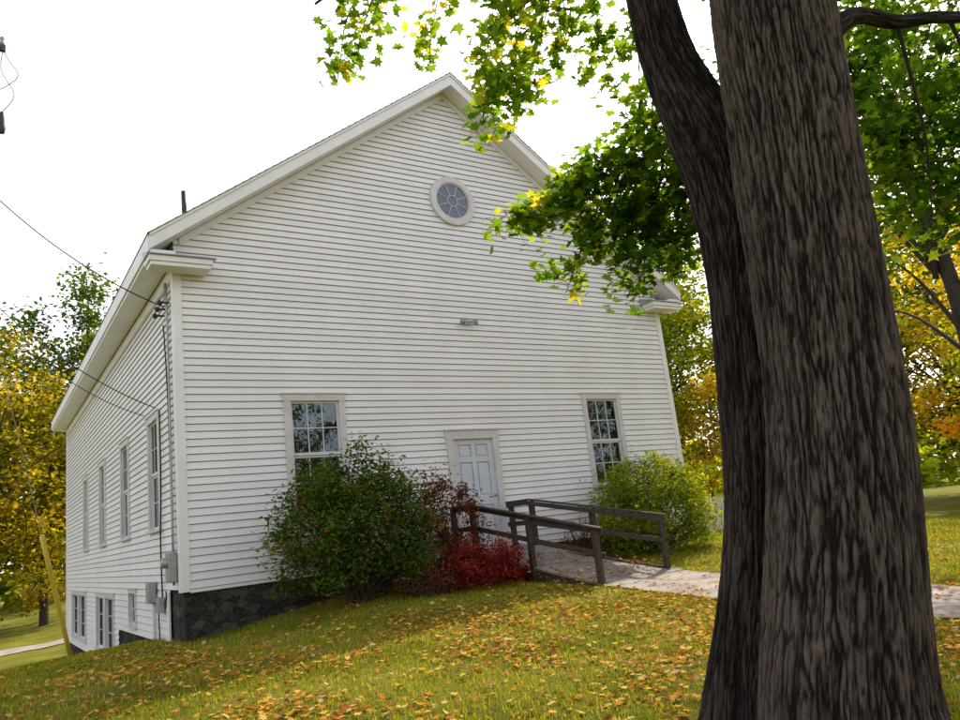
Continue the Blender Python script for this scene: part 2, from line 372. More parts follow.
for sgn in (0,1):
    poly=[(-OV-.012,roof_top(-OV)-.28),(XC,roof_top(XC)-.28),(XC,roof_top(XC)+.0),(-OV-.012,roof_top(-OV)+0)]
    if sgn: poly=[(W-x,z) for x,z in poly]
    rk.prism_y(poly,-.45,-.421)
    poly=[(-OV-.012,roof_top(-OV)-.06),(XC,roof_top(XC)-.06),(XC,roof_top(XC)+.02),(-OV-.012,roof_top(-OV)+.02)]
    if sgn: poly=[(W-x,z) for x,z in poly]
    rk.prism_y(poly,-.475,-.451)
    xa,xb=(-OV-.03,-OV-.002) if not sgn else (W+OV+.002,W+OV+.03)
    rk.box(xa,xb,-.42,LEN+.35,6.56,6.87)
    xa,xb=(-OV,-.045) if not sgn else (W+.045,W+OV)
    rk.box(xa,xb,-.41,LEN+.3,6.5,6.6)
    xa,xb=(-OV-.02,.55) if not sgn else (W-.55,W+OV+.02)
    rk.box(xa,xb,-.445,-.045,6.4,6.498)
    rk.box(xa+.03,xb-.03,-.42,-.046,6.33,6.399)
rk.obj('rake_boards_and_cornice',M_TRIM,church,.006)
cap=MB()
for sgn in (0,1):
    xa,xb=(-OV-.05,.6) if not sgn else (W-.6,W+OV+.05)
    n=len(cap.v)
    cap.v+=[(xa,-.48,6.5),(xb,-.48,6.5),(xb,-.046,6.5),(xa,-.046,6.5),(xa,-.46,6.525),(xb,-.46,6.525),(xb-.02,-.047,6.66),(xa,-.047,6.66)]
    cap.f+=[tuple(n+i for i in q) for q in ((0,3,2,1),(4,5,6,7),(0,1,5,4),(1,2,6,5),(2,3,7,6),(3,0,4,7))]
cap.obj('cornice_return_flashing',M_GREY,church)
sh=MB()
for sgn in (0,1):
    nrow=44
    for i in range(nrow):
        x0=-OV-.04+(XC+OV+.04)*i/nrow; x1=-OV-.04+(XC+OV+.04)*(i+1)/nrow+.02
        poly=[(x0,6.86+SL*(x0+OV)+.004),(x1,6.86+SL*(x1+OV)+.001),(x1,6.86+SL*(x1+OV)+.004),(x0,6.86+SL*(x0+OV)+.026)]
        if sgn: poly=[(W-x,z) for x,z in poly]
        sh.prism_y(poly,-.49,LEN+.4)
sh.obj('shingle_roof',M_SHING,church)
tube('vent_pipe',[(.9,3,7.5),(.9,3,9.35)],[.055,.055],M_DARK,church,14)
tube('vent_pipe_collar',[(.9,3,7.75),(.9,3,7.95)],[.12,.07],M_DARK,church,14)
def window(name,axis,const,sign,u0,u1,z0,z1,cols=3,rows=2,double=True,casing=.12):
    fr=MB(); sa=MB(); gl=MB(); it=MB()
    def bx(mb,a,b,d0,d1,za,zb):
        y0,y1=sorted((const+sign*d0,const+sign*d1))
        if axis=='x': mb.box(a,b,y0,y1,za,zb)
        else: mb.box(y0,y1,a,b,za,zb)
    c=casing
    bx(fr,u0-.005,u0+c,-.05,.045,z0+.05,z1-c); bx(fr,u1-c,u1+.005,-.05,.045,z0+.05,z1-c)
    bx(fr,u0-.02,u1+.02,-.05,.05,z1-c,z1+.004); bx(fr,u0-.04,u1+.04,-.05,.07,z1+.004,z1+.03)
    bx(fr,u0-.03,u1+.03,-.05,.08,z0-.004,z0+.05)
    a,b=u0+c,u1-c; za,zb=z0+.05,z1-c
    bx(it,a-.001,b+.001,-.20,-.19,za,zb)
    zm=(za+zb)/2
    parts=[(za,zm,-.06,-.03),(zm,zb,-.035,-.005)] if double else [(za,zb,-.05,-.02)]
    for (p0,p1,d0,d1) in parts:
        s=.04
        bx(sa,a,a+s,d0,d1,p0,p1); bx(sa,b-s,b,d0,d1,p0,p1)
        bx(sa,a+s,b-s,d0,d1,p0,p0+s+.01); bx(sa,a+s,b-s,d0,d1,p1-s,p1)
        for i in range(1,cols):
            u=a+s+(b-a-2*s)*i/cols; bx(sa,u-.008,u+.008,d0+.004,d1-.004,p0+s+.01,p1-s)
        for i in range(1,rows):
            zz=p0+s+(p1-p0-2*s)*i/rows; bx(sa,a+s,b-s,d0+.006,d1-.006,zz-.008,zz+.008)
        dm=(d0+d1)/2
        if axis=='x': gl.quad((a+s,const+sign*dm,p0+s),(b-s,const+sign*dm,p0+s),(b-s,const+sign*dm,p1-s),(a+s,const+sign*dm,p1-s))
        else: gl.quad((const+sign*dm,a+s,p0+s),(const+sign*dm,b-s,p0+s),(const+sign*dm,b-s,p1-s),(const+sign*dm,a+s,p1-s))
    fr.obj(name+'_casing',M_TRIM2,church,.004); sa.obj(name+'_sash',M_SASH,church); gl.obj(name+'_glass',M_GLASS,church); it.obj(name+'_interior',M_INT,church)
for i,c in enumerate(fwin): window('front_window_%d'%(i+1),'x',0,-1,c-hw,c+hw,WZ0,WZ1)
for i,c in enumerate(swin):
    window('left_window_%d'%(i+1),'y',0,-1,c-.55,c+.55,WZ0,WZ1)
    window('right_window_%d'%(i+1),'y',W,1,c-.55,c+.55,WZ0,WZ1)
for i,b in enumerate(bwin):
    if i<2:
        m=(b[0]+b[1])/2
        window('basement_window_%da'%i,'y',0,-1,b[0],m-.02,b[2],b[3],2,3,False,.1)
        window('basement_window_%db'%i,'y',0,-1,m+.02,b[1],b[2],b[3],2,3,False,.1)
    else: window('basement_window_%d'%i,'y',0,-1,b[0],b[1],b[2],b[3],2,2,False,.08)
def ring(mb,cx,cz,r0,r1,y0,y1,n=56):
    s=len(mb.v)
    for i in range(n):
        a=2*math.pi*i/n; c_,s_=math.cos(a),math.sin(a)
        for r,y in ((r0,y0),(r1,y0),(r1,y1),(r0,y1)): mb.v.append((cx+r*c_,y,cz+r*s_))
    for i in range(n):
        j=(i+1)%n
        for k in range(4):
            l=(k+1)%4; mb.f.append((s+i*4+k,s+j*4+k,s+j*4+l,s+i*4+l))
rw=MB(); cx,cz=5.82,8.53
ring(rw,cx,cz,.43,.56,-.075,-.003); ring(rw,cx,cz,.40,.429,-.055,-.003)
rw.obj('round_window_casing',M_TRIM2,church)
rm=MB(); 
for i in range(8):
    a=math.pi*i/4+.39; rm.beam((cx+.13*math.cos(a),-.045,cz+.13*math.sin(a)),(cx+.405*math.cos(a),-.045,cz+.405*math.sin(a)),.012,.011)
ring(rm,cx,cz,.12,.132,-.052,-.039,32)
rm.obj('round_window_muntins',M_SASH,church)
n=48; dv=[(cx,-.036,cz)]+[(cx+.42*math.cos(2*math.pi*i/n),-.036,cz+.42*math.sin(2*math.pi*i/n)) for i in range(n)]
mesh_obj('round_window_glass',dv,[(0,1+i,1+(i+1)%n) for i in range(n)],M_GLASS,church)
dv=[(x,-.029,z) for x,y,z in dv]; mesh_obj('round_window_interior',dv,[(0,1+i,1+(i+1)%n) for i in range(n)],M_INT,church)
dr=MB(); d0,d1=5.05,6.3; c=.15
dr.box(d0,d0+c,-.05,.1,1.15,3.46-c); dr.box(d1-c,d1,-.05,.1,1.15,3.46-c); dr.box(d0-.02,d1+.02,-.055,.1,3.46-c,3.486); dr.box(d0-.05,d1+.05,-.08,.05,3.486,3.515)
dr.box(d0,d1,-.09,.1,1.09,1.149)
dr.obj('door_casing',M_TRIM2,church,.004)
dp=MB(); a,b=d0+c,d1-c; w=b-a
ya,yb=-.0,.05
dp.box(a,a+.12,ya,yb,1.16,3.31); dp.box(b-.12,b,ya,yb,1.16,3.31); dp.box((a+b)/2-.05,(a+b)/2+.05,ya,yb,1.16,3.31)
for z0,z1 in ((1.16,1.4),(1.98,2.16),(2.84,2.94),(3.2,3.31)):
    dp.box(a+.12,(a+b)/2-.05,ya,yb,z0,z1); dp.box((a+b)/2+.05,b-.12,ya,yb,z0,z1)
dp.box(a+.01,b-.01,.03,.06,1.17,3.3)
for z0,z1 in ((1.4,1.98),(2.16,2.84),(2.94,3.2)):
    for xa,xb in ((a+.12,(a+b)/2-.05),((a+b)/2+.05,b-.12)): dp.box(xa+.035,xb-.035,.01,.03,z0+.035,z1-.035)
dp.obj('panel_door',M_DOOR,church,.004)
tube('door_knob',[(b-.07,0,2.15),(b-.07,-.03,2.15),(b-.07,-.04,2.15),(b-.07,-.07,2.15)],[.012,.012,.03,.02],M_GREY,church,12)
fl=MB(); fl.box(5.76,5.88,-.06,-.02,5.72,5.84); fl.obj('floodlight_base',M_GREY,church,.005)
tube('floodlight_lamp_1',[(5.78,-.05,5.78),(5.70,-.13,5.77),(5.64,-.2,5.74)],[.02,.035,.06],M_GREY,church,14)
tube('floodlight_lamp_2',[(5.86,-.05,5.78),(5.94,-.13,5.77),(6.0,-.2,5.74)],[.02,.035,.06],M_GREY,church,14)
tube('service_conduit',[(-.07,.28,1.2),(-.07,.28,5.9),(-.12,.28,6.02),(-.2,.28,5.95)],[.022]*4,M_GREY,church,8)
mt=MB(); mt.box(-.17,-.04,.17,.4,1.25,1.72); mt.box(-.13,-.04,1.2,1.45,.75,1.0); mt.box(-.16,-.04,1.9,2.2,.9,1.25); mt.obj('electric_meter_box',M_GREY,church,.01)
tube('meter_dial',[(-.17,.285,1.56),(-.25,.285,1.56)],[.085,.075],M_GREY,church,16)
tube('wall_cable_1',[(-.05,1.2,4.2),(-.06,1.15,3),(-.06,1.3,2),(-.05,1.3,1.0)],[.014]*4,M_WIRE,church,6)
tube('wall_cable_2',[(-.05,1.0,1.1),(-.05,1.05,.9),(-.05,1.6,.85),(-.05,1.6,.3)],[.012]*4,M_WIRE,church,6)
tube('wall_cable_3',[(-.07,.6,5.6),(-.09,.42,5.2),(-.07,.36,4.0),(-.06,.36,1.6)],[.012]*4,M_WIRE,church,6)
tube('downspout_conduit',[(-.06,2.0,.9),(-.06,2.0,.2)],[.03]*2,M_TRIM2,church,8)
# ---------------------------------------------------------------- utility pole, wires
up=empty('utility_pole')
px,py=-3.15,3.1
tube('pole',[(px,py,-1.6),(px+.03,py,12.8)],[.17,.12],M_POLE,up,14)
ca=MB(); ca.beam((px-1.1,py-.12,11.9),(px+.72,py-.12,11.9),.1,.12); ca.beam((px-.5,py-.1,11.87),(px,py-.14,11.2),.03,.03); ca.beam((px+.5,py-.1,11.87),(px,py-.14,11.2),.03,.03)
ca.obj('crossarm',M_POLE,up)
for k,dx in enumerate((-1.0,-.5,.35,.66)):
    tube('insulator_%d'%k,[(px+dx,py-.12,11.96),(px+dx,py-.12,12.02),(px+dx,py-.12,12.05),(px+dx,py-.12,12.12),(px+dx,py-.12,12.16)],[.02,.05,.03,.05,.02],M_GREY,up,12)
tube('fuse_cutout',[(px+.68,py-.2,10.0),(px+.68,py-.2,10.1),(px+.68,py-.2,10.35),(px+.68,py-.2,10.45)],[.05,.07,.05,.03],M_DARK,up,12)
tube('jumper_wire_1',[(px+.68,py-.2,10.45),(px+.88,py-.15,10.9),(px+.65,py-.15,11.4),(px+.7,py-.12,12.0)],[.008]*4,M_WIRE,up,6)
tube('jumper_wire_2',[(px+.5,py-.2,12.1),(px+.78,py-.2,11.6),(px+.9,py-.2,11.2),(px+.05,py-.1,10.5)],[.008]*4,M_WIRE,up,6)
def wire(name,a,b,sag,r=.012,par=None):
    a=Vector(a);b=Vector(b); pts=[]
    for i in range(13):
        t=i/12; p=a.lerp(b,t); p.z-=sag*4*t*(1-t); pts.append(p)
    tube(name,pts,[r]*13,M_WIRE,par,6)
wire('service_drop_wire',(px+.1,py,9.3),(-.1,.35,5.85),.3,.011,up)
wire('phone_wire',(px+.1,py,7.2),(-.06,1.5,4.3),.3,.009,up)
wire('phone_wire_2',(px+.1,py,6.9),(-.06,2.6,4.35),.35,.008,up)
wire('line_wire',(px-.5,py-.12,12.1),(-30,-30,13),.8,.014,up)
for k in range(3):
    tube('drop_knob_%d'%k,[(-.03,.25+.2*k,5.9-.06*k),(-.16,.25+.2*k,5.9-.06*k),(-.17,.25+.2*k,5.9-.06*k),(-.22,.25+.2*k,5.88-.06*k)],[.015,.02,.05,.04],M_DARK,church,10)
g0=Vector((-.85,7.0,gz(-.85,7.0)-.1)); gt=Vector((px,py,9.0)); gd=(gt-g0).normalized()
tube('guy_wire',[g0,gt],[.008,.008],M_GREY,up,6)
tube('guy_guard',[g0+gd*.05,g0+gd*3.1],[.05,.05],M_YEL,up,10)
# ---------------------------------------------------------------- ramp (angled off the door landing)
ramp_o=empty('wheelchair_ramp')
YS,YE=-.9,-3.45
def xl(y): return 4.9 if y>YS else 4.9+(5.6-4.9)*(y-YS)/(YE-YS)
def xr(y): return 6.2 if y>YS else 6.2+(7.38-6.2)*(y-YS)/(YE+.25-YS)
def deckz(y):
    if y>YS: return 1.12
    t=(YS-y)/(YS-YE)
    return 1.12+(gz(6.3,-3.5)+.05-1.12)*min(t,1.1)
dk=MB(); y=-.1
while y>-3.5:
    y2=y-.138; g=random.uniform(-.004,.004)
    nn=len(dk.v)
    sk=.22*min(1,max(0,(YS-y)/1.0))
    pa=(xl(y)-.06+random.uniform(-.01,.01)); pb=(xr(y)+.06+random.uniform(-.01,.01))
    pa2=xl(y2)-.06; pb2=xr(y2)+.06
    def Z(yy): return deckz(yy)+g
    A=(pa2,y2-sk*.0,Z(y2)); B=(pb2,y2+sk*1.2,Z(y2)); C=(pb,y+sk*1.2,Z(y)); D=(pa,y,Z(y))
    dk.v+=[(q[0],q[1],q[2]-.035) for q in (A,B,C,D)]+[A,B,C,D]
    dk.f+=[tuple(nn+i for i in q) for q in ((0,3,2,1),(4,5,6,7),(0,1,5,4),(1,2,6,5),(2,3,7,6),(3,0,4,7))]
    y-=.145
dk.obj('deck_boards',M_DECK,ramp_o,.003)
rl=MB()
for s,xf,ye in ((-1,xl,YE),(1,xr,YE+.3)):
    xo=lambda y:xf(y)+s*.03
    rl.beam((xf(0),-.05,deckz(0)-.13),(xf(YS),YS,deckz(YS)-.13),.045,.18)
    rl.beam((xf(YS),YS,deckz(YS)-.13),(xf(ye),ye,deckz(ye)-.1),.045,.16)
    for yy in (-.3,YS-.05,(YS+ye)/2,ye):
        rl.box(xo(yy)-.045,xo(yy)+.045,yy-.045,yy+.045,gz(xo(yy),yy)-.15,deckz(yy)+.83)
    xi=lambda y:xo(y)-s*.067
    for hh,wd in ((.79,.085),(.42,.085)):
        rl.beam((xi(-.25),-.25,deckz(-.25)+hh),(xi(YS),YS,deckz(YS)+hh),.036,wd)
        rl.beam((xi(YS),YS,deckz(YS)+hh),(xi(ye)+.02,ye-.08,deckz(ye)+hh),.036,wd)
    rl.beam((xo(-.2),-.2,deckz(-.2)+.85),(xo(YS),YS,deckz(YS)+.85),.12,.032)
    rl.beam((xo(YS),YS,deckz(YS)+.85),(xo(ye)+.03,ye-.12,deckz(ye)+.85),.12,.032)
rl.obj('posts_and_rails',M_RAIL,ramp_o,.004)
# ---------------------------------------------------------------- fence
fe=empty('white_picket_fence'); fb=MB()
x=16.0
while x<20.6:
    z=gz(x,5); n0=len(fb.v); fb.box(x-.045,x+.045,4.98,5.0,z+.08,z+1.15); 
    fb.v+= [(x-.045,4.98,z+1.151),(x+.045,4.98,z+1.151),(x,4.98,z+1.22),(x-.045,5.0,z+1.151),(x+.045,5.0,z+1.151),(x,5.0,z+1.22)]
    fb.f+=[(n0+8,n0+9,n0+10),(n0+13,n0+12,n0+11)]; x+=.14
for z in (.35,.9): fb.box(16,20.6,5.001,5.04,gz(18,5)+z,gz(18,5)+z+.08)
for x in (16,18.3,20.6): fb.box(x-.06,x+.06,5.041,5.14,gz(x,5)-.1,gz(x,5)+1.25)
fb.obj('pickets_and_rails',simple('fence_paint',(.62,.57,.48),(.75,.7,.62),rough=.7),fe)
# ---------------------------------------------------------------- vegetation
O2=np.array([-2.79,-13.0]); Rh=np.array([.8256,-.5642]); Fh=np.array([.5642,.8256])
def V3(lat,f,h):  # metres right of / ahead of the tree survey point, height above lawn datum
    p=O2+lat*Rh+f*Fh; return Vector((p[0],p[1],h+EYE))
leaf_t=[(0,-.5,0),(.12,-.28,.02),(.42,-.3,.06),(.27,-.06,.03),(.5,.14,.08),(.2,.17,.02),(0,.55,.0),(-.2,.17,.02),(-.5,.14,.08),(-.27,-.06,.03),(-.42,-.3,.06),(-.12,-.28,.02)]
leaf_f=[(0,1,2,3),(0,3,4,5),(0,5,6,7),(0,7,8,9),(0,9,10,11)]
rh_t=[(0,-.5,0),(.3,0,.06),(0,.5,0),(-.3,0,.06)]; rh_f=[(0,1,2,3)]
def trunk(name,pts,rads,parent,seg=150,step=.022,amp=.022,flare=None,freq=9.0,seed=0,fh=.38,mat=None):
    P=[Vector(p) for p in pts]; Q=[];R=[]; n=len(P)
    for i in range(n-1):
        p0=P[max(i-1,0)];p1=P[i];p2=P[i+1];p3=P[min(i+2,n-1)]
        L=(p2-p1).length; k=max(2,int(L/step))
        for j in range(k):
            t=j/k
            Q.append(0.5*((2*p1)+(-p0+p2)*t+(2*p0-5*p1+4*p2-p3)*t*t+(-p0+3*p1-3*p2+p3)*t**3)); 
            R.append(rads[i]*(1-t)+rads[i+1]*t)
    Q.append(P[-1]);R.append(rads[-1])
    V=[];F=[];A=[]; ref=Vector((1,.2,0)); s=0; NN=noise.noise
    for i,q in enumerate(Q):
        if i: s+=(q-Q[i-1]).length
        d=(Q[min(i+1,len(Q)-1)]-Q[max(i-1,0)]).normalized()
        u=ref-d*ref.dot(d); u.normalize(); ref=u; w=d.cross(u); r=R[i]; rr=.42*freq*(r/.42)**.6
        for k in range(seg):
            a=2*math.pi*k/seg; ca,sa=math.cos(a),math.sin(a)
            dirv=u*ca+w*sa
            lump=NN(Vector((ca*1.3+seed,sa*1.3,s*.5)))*.09+NN(Vector((ca*3+seed,sa*3,s*.8)))*.035
            fl=0
            if flare: fl=math.exp(-s/fh)*flare*(.45+.55*math.cos(2.5*a+seed)**2+.25*math.sin(3*a+1))
            wx=NN(Vector((ca*4,sa*4,s*3.5+seed)))*.55
            n1=NN(Vector((ca*rr+wx+seed,sa*rr+wx,s*1.6)))
            n3=NN(Vector((ca*rr*1.7+9,sa*rr*1.7-wx,s*3.3+seed)))
            n2=NN(Vector((ca*rr*2.6+5,sa*rr*2.6+wx,s*16+seed)))
            rg=max(1-min(1,abs(n1)*4.5),.75*(1-min(1,abs(n3)*6)))
            h=(1-rg)*.8+.3*n2
            V.append(q+dirv*(r*(1+lump)+fl+amp*(h-.5))); A.append(max(0,min(1,h*.75)))
    m=len(Q)
    for i in range(m-1):
        for k in range(seg):
            k2=(k+1)%seg; F.append((i*seg+k,i*seg+k2,(i+1)*seg+k2,(i+1)*seg+k))
    F.append(tuple((m-1)*seg+k for k in range(seg)))
    o=mesh_obj(name,V,F,mat or M_BARK,parent,True)
    at=o.data.attributes.new('ridge','FLOAT','POINT'); at.data.foreach_set('value',A)
    return o
maple=empty('maple_tree')
trunk('main_trunk',[V3(1.98,5.0,-1.85),V3(2.00,5.0,-1.29),V3(2.155,5.0,-.42),V3(2.26,5.0,.40),V3(2.32,5,1.21),V3(2.38,5,2.31),V3(2.41,5,3.51),V3(2.5,5.05,5.2),V3(2.65,5.1,6.6)],
      [.47,.465,.445,.425,.42,.415,.41,.36,.24],maple,420,.022,.026,.2,27,0)
trunk('second_trunk',[V3(1.54,5.6,-1.8),V3(1.58,5.6,-1.3),V3(1.86,5.65,-.05),V3(2.02,5.65,1.45),V3(2.08,5.7,2.28),V3(2.02,5.7,2.85),V3(1.85,5.7,3.5),V3(1.78,5.7,4.14),V3(1.7,5.7,5.6),V3(1.4,5.9,7.2)],
      [.27,.25,.215,.21,.26,.285,.215,.195,.14,.08],maple,220,.025,.018,.22,27,3.3,.3,M_BARK2)
trunk('fork_limb',[V3(2.15,5.72,2.6),V3(2.42,5.8,3.1),V3(2.62,5.9,3.6),V3(2.7,6.1,4.6),V3(2.6,6.4,6.4)],[.2,.18,.16,.14,.08],maple,90,.04,.012,None,24,7.7,.3,M_BARK2)
trunk('right_limb',[V3(2.6,5.0,2.95),V3(3.05,5.15,3.4),V3(3.5,5.3,3.42),V3(3.9,5.5,3.55),V3(4.9,6.0,3.85),V3(6.2,6.6,4.6)],[.1,.065,.052,.046,.04,.03],maple,50,.03,.014,None,24,9.1,.3,M_BARK2)
tw=MB()
def limb(pts,r0,r1,seg=8):
    n=len(pts); tube('x',[V3(*p) for p in pts],[r0+(r1-r0)*i/(n-1) for i in range(n)],None,seg=seg,join=tw)
limb([(1.75,5.7,5.0),(1.0,6.0,5.5),(0.2,6.3,5.6),(-.6,6.5,5.5),(-1.2,6.5,5.1)],.07,.012)
limb([(1.75,5.7,4.8),(1.5,6.2,5.1),(1.1,6.5,5.0),(.6,6.6,4.8)],.05,.01)
limb([(2.1,5.8,3.0),(2.0,6.5,3.55),(1.7,7.2,3.6),(1.1,7.5,3.35),(.5,7.6,3.2)],.035,.006)
limb([(1.9,6.7,3.6),(2.1,7.3,3.4),(2.0,7.7,3.0),(1.8,7.6,2.4)],.025,.006)
limb([(3.5,5.3,3.42),(3.7,5.6,3.1),(3.95,6.0,2.7),(4.1,6.4,2.2)],.018,.005)
limb([(4.2,5.7,3.62),(4.5,6.0,3.2),(4.8,6.5,2.8)],.018,.005)
limb([(2.5,6.1,4.4),(3.3,6.8,5.0),(4.2,7.2,5.0),(5.4,7.6,5.2)],.07,.02)
limb([(2.65,5.1,5.8),(3.5,4.6,6.8),(4.6,4.0,7.6),(5.8,3.6,8.2)],.14,.03)
limb([(2.6,5.1,5.5),(2.4,4.0,6.8),(2.2,3.0,7.8)],.12,.03)
limb([(2.7,5.1,6.4),(3.0,5.6,8.2),(3.4,6.4,10.0)],.18,.04)
limb([(1.5,5.85,6.8),(.8,6.0,8.0),(.2,6.3,9.2)],.08,.02)
limb([(2.4,6.4,6.2),(2.3,7.6,7.5),(2.2,8.8,8.6)],.08,.02)
LC=[];LS=[];LT=[]
def spray(pts,nleaf,spread=.22,size=.13,r=.006,tone=.5,K=1.6):
    nleaf=int(nleaf*K)
    P=[V3(*p) for p in pts]; tube('x',P,[r+(.003-r)*i/(len(P)-1) for i in range(len(P))],None,seg=5,join=tw)
    A=np.array([list(p) for p in P]); k=len(A)-1
    ncl=max(3,nleaf//8); cl=rng.integers(0,ncl,nleaf)
    off=rng.normal(0,spread,(ncl,3))*np.array([1,1,.8]); 
    tc=rng.random(ncl)**.8*k; ic=np.minimum(tc.astype(int),k-1); fc=(tc-ic)[:,None]
    cc=A[ic]*(1-fc)+A[ic+1]*fc+off
    for q in range(ncl):
        base=A[ic[q]]*(1-fc[q])+A[ic[q]+1]*fc[q]
        tube('x',[base,(base+cc[q])/2+np.array([0,0,.03]),cc[q]],[.004,.003,.002],None,seg=3,join=tw,step=1)
    LC.append(cc[cl]+rng.normal(0,.08,(nleaf,3))); LS.append(rng.uniform(.6,1.15,nleaf)*size)
    LT.append(np.clip(rng.normal(tone,.13,ncl)[cl]+rng.normal(0,.16,nleaf),0,.97+.03*(rng.random(nleaf)<.15)))
# centre-top drooping sprays, leaf tone raised to paint in the backlight
spray([(-.6,6.5,5.5),(-.9,6.5,4.9),(-1.0,6.5,4.45),(-1.06,6.5,4.15)],80,.09,tone=.68,K=1.2)
spray([(-.6,6.5,5.2),(-.75,6.5,4.8),(-.85,6.5,4.5)],60,.1,tone=.66,K=1.1)
spray([(-.3,6.45,5.6),(-.5,6.5,5.25),(-.6,6.5,5.0)],60,.12,tone=.65,K=1.1)
spray([(.2,6.3,5.6),(0,6.45,5.0),(-.12,6.5,4.55),(-.16,6.5,4.3)],50,.07,tone=.68,K=1.1)
spray([(.6,6.6,4.9),(.45,6.6,4.6),(.38,6.55,4.2),(.28,6.5,3.65)],160,.11,tone=.68,K=1.4)
spray([(.9,6.5,5.0),(.7,6.5,4.5),(.62,6.5,4.0),(.3,6.5,3.4)],180,.12,tone=.68,K=1.4)
spray([(1.1,6.5,5.0),(.95,6.5,4.5),(.8,6.5,4.0),(.62,6.5,3.75)],100,.12,tone=.7,K=1.1)
spray([(1.2,6.5,5.1),(1.2,6.6,4.6),(1.12,6.6,4.3)],100,.15,tone=.65,K=1.1)
spray([(1.5,6.3,5.1),(1.5,6.5,4.6),(1.46,6.6,4.2)],120,.17,tone=.6,K=1.1)
spray([(.2,6.3,5.6),(.15,6.4,5.2),(.1,6.5,4.95)],50,.12,tone=.65,K=1)
spray([(.6,6.5,5.2),(.7,6.5,4.8)],90,.18,tone=.65,K=1)
spray([(1.9,6.4,4.6),(1.8,6.5,4.0),(1.75,6.6,3.5)],130,.14,tone=.55)
# hanging mass left of trunk, edge sprays toned lighter as painted sunlight
spray([(2.0,6.5,3.55),(1.9,7,3.4),(1.7,7.4,3.3)],260,.22,tone=.42)
spray([(1.7,7.2,3.5),(1.2,7.4,3.15),(.9,7.5,2.95),(.55,7.5,3.1)],190,.12,tone=.6)
spray([(1.1,7.5,3.25),(.7,7.5,3.1),(.42,7.5,3.0)],80,.08,tone=.7)
spray([(1.7,7.2,3.5),(1.3,7.4,2.9),(1.1,7.5,2.5),(.95,7.5,2.2)],150,.11,tone=.65)
spray([(2.0,7.5,3.2),(1.9,7.5,2.7),(1.7,7.5,2.2)],320,.2,tone=.42)
spray([(2.1,7.3,3.4),(2.3,7.5,3.1),(2.4,7.5,2.7)],320,.25,tone=.38)
spray([(1.9,7.2,3.4),(1.6,7.5,3.0),(1.5,7.5,2.6)],300,.2,tone=.46)
spray([(2.3,7.3,3.5),(2.45,7.5,3.3),(2.5,7.6,2.4)],220,.22,tone=.36)
spray([(1.7,7.2,3.6),(1.35,7.4,3.35),(1.1,7.4,3.2)],150,.15,tone=.55)
# right side
spray([(3.3,6.8,5.0),(3.8,7,4.2),(4.1,7,3.4),(4.15,7,3.0)],300,.28,tone=.4)
spray([(4.2,7.2,5.0),(4.6,7.2,4.4),(4.8,7,3.8)],360,.33,tone=.36)
spray([(4.6,7,4.2),(4.7,7,3.2),(4.6,7,2.6)],340,.32,tone=.42)
spray([(4.9,6.4,4.2),(5.2,6.8,3.4),(5.0,7,2.7)],280,.33,tone=.42)
spray([(3.7,6.5,4.4),(4.0,6.9,3.9),(4.4,7,3.5)],280,.28,tone=.36)
spray([(4.15,7,3.1),(4.2,7,2.6),(4.2,7,2.3)],130,.18,tone=.6)
spray([(3.9,5.5,3.5),(3.85,5.9,3.2),(3.65,6.2,2.8)],50,.12,tone=.5)
spray([(4.6,5.8,3.7),(4.7,6.1,3.2),(4.7,6.3,2.7)],150,.2,tone=.4)
spray([(4.2,6.8,3.3),(4.35,6.9,2.8),(4.6,6.9,2.2)],190,.22,tone=.5)
spray([(4.6,6.8,2.9),(4.9,6.9,2.4),(5.0,6.9,2.0)],150,.22,tone=.5)
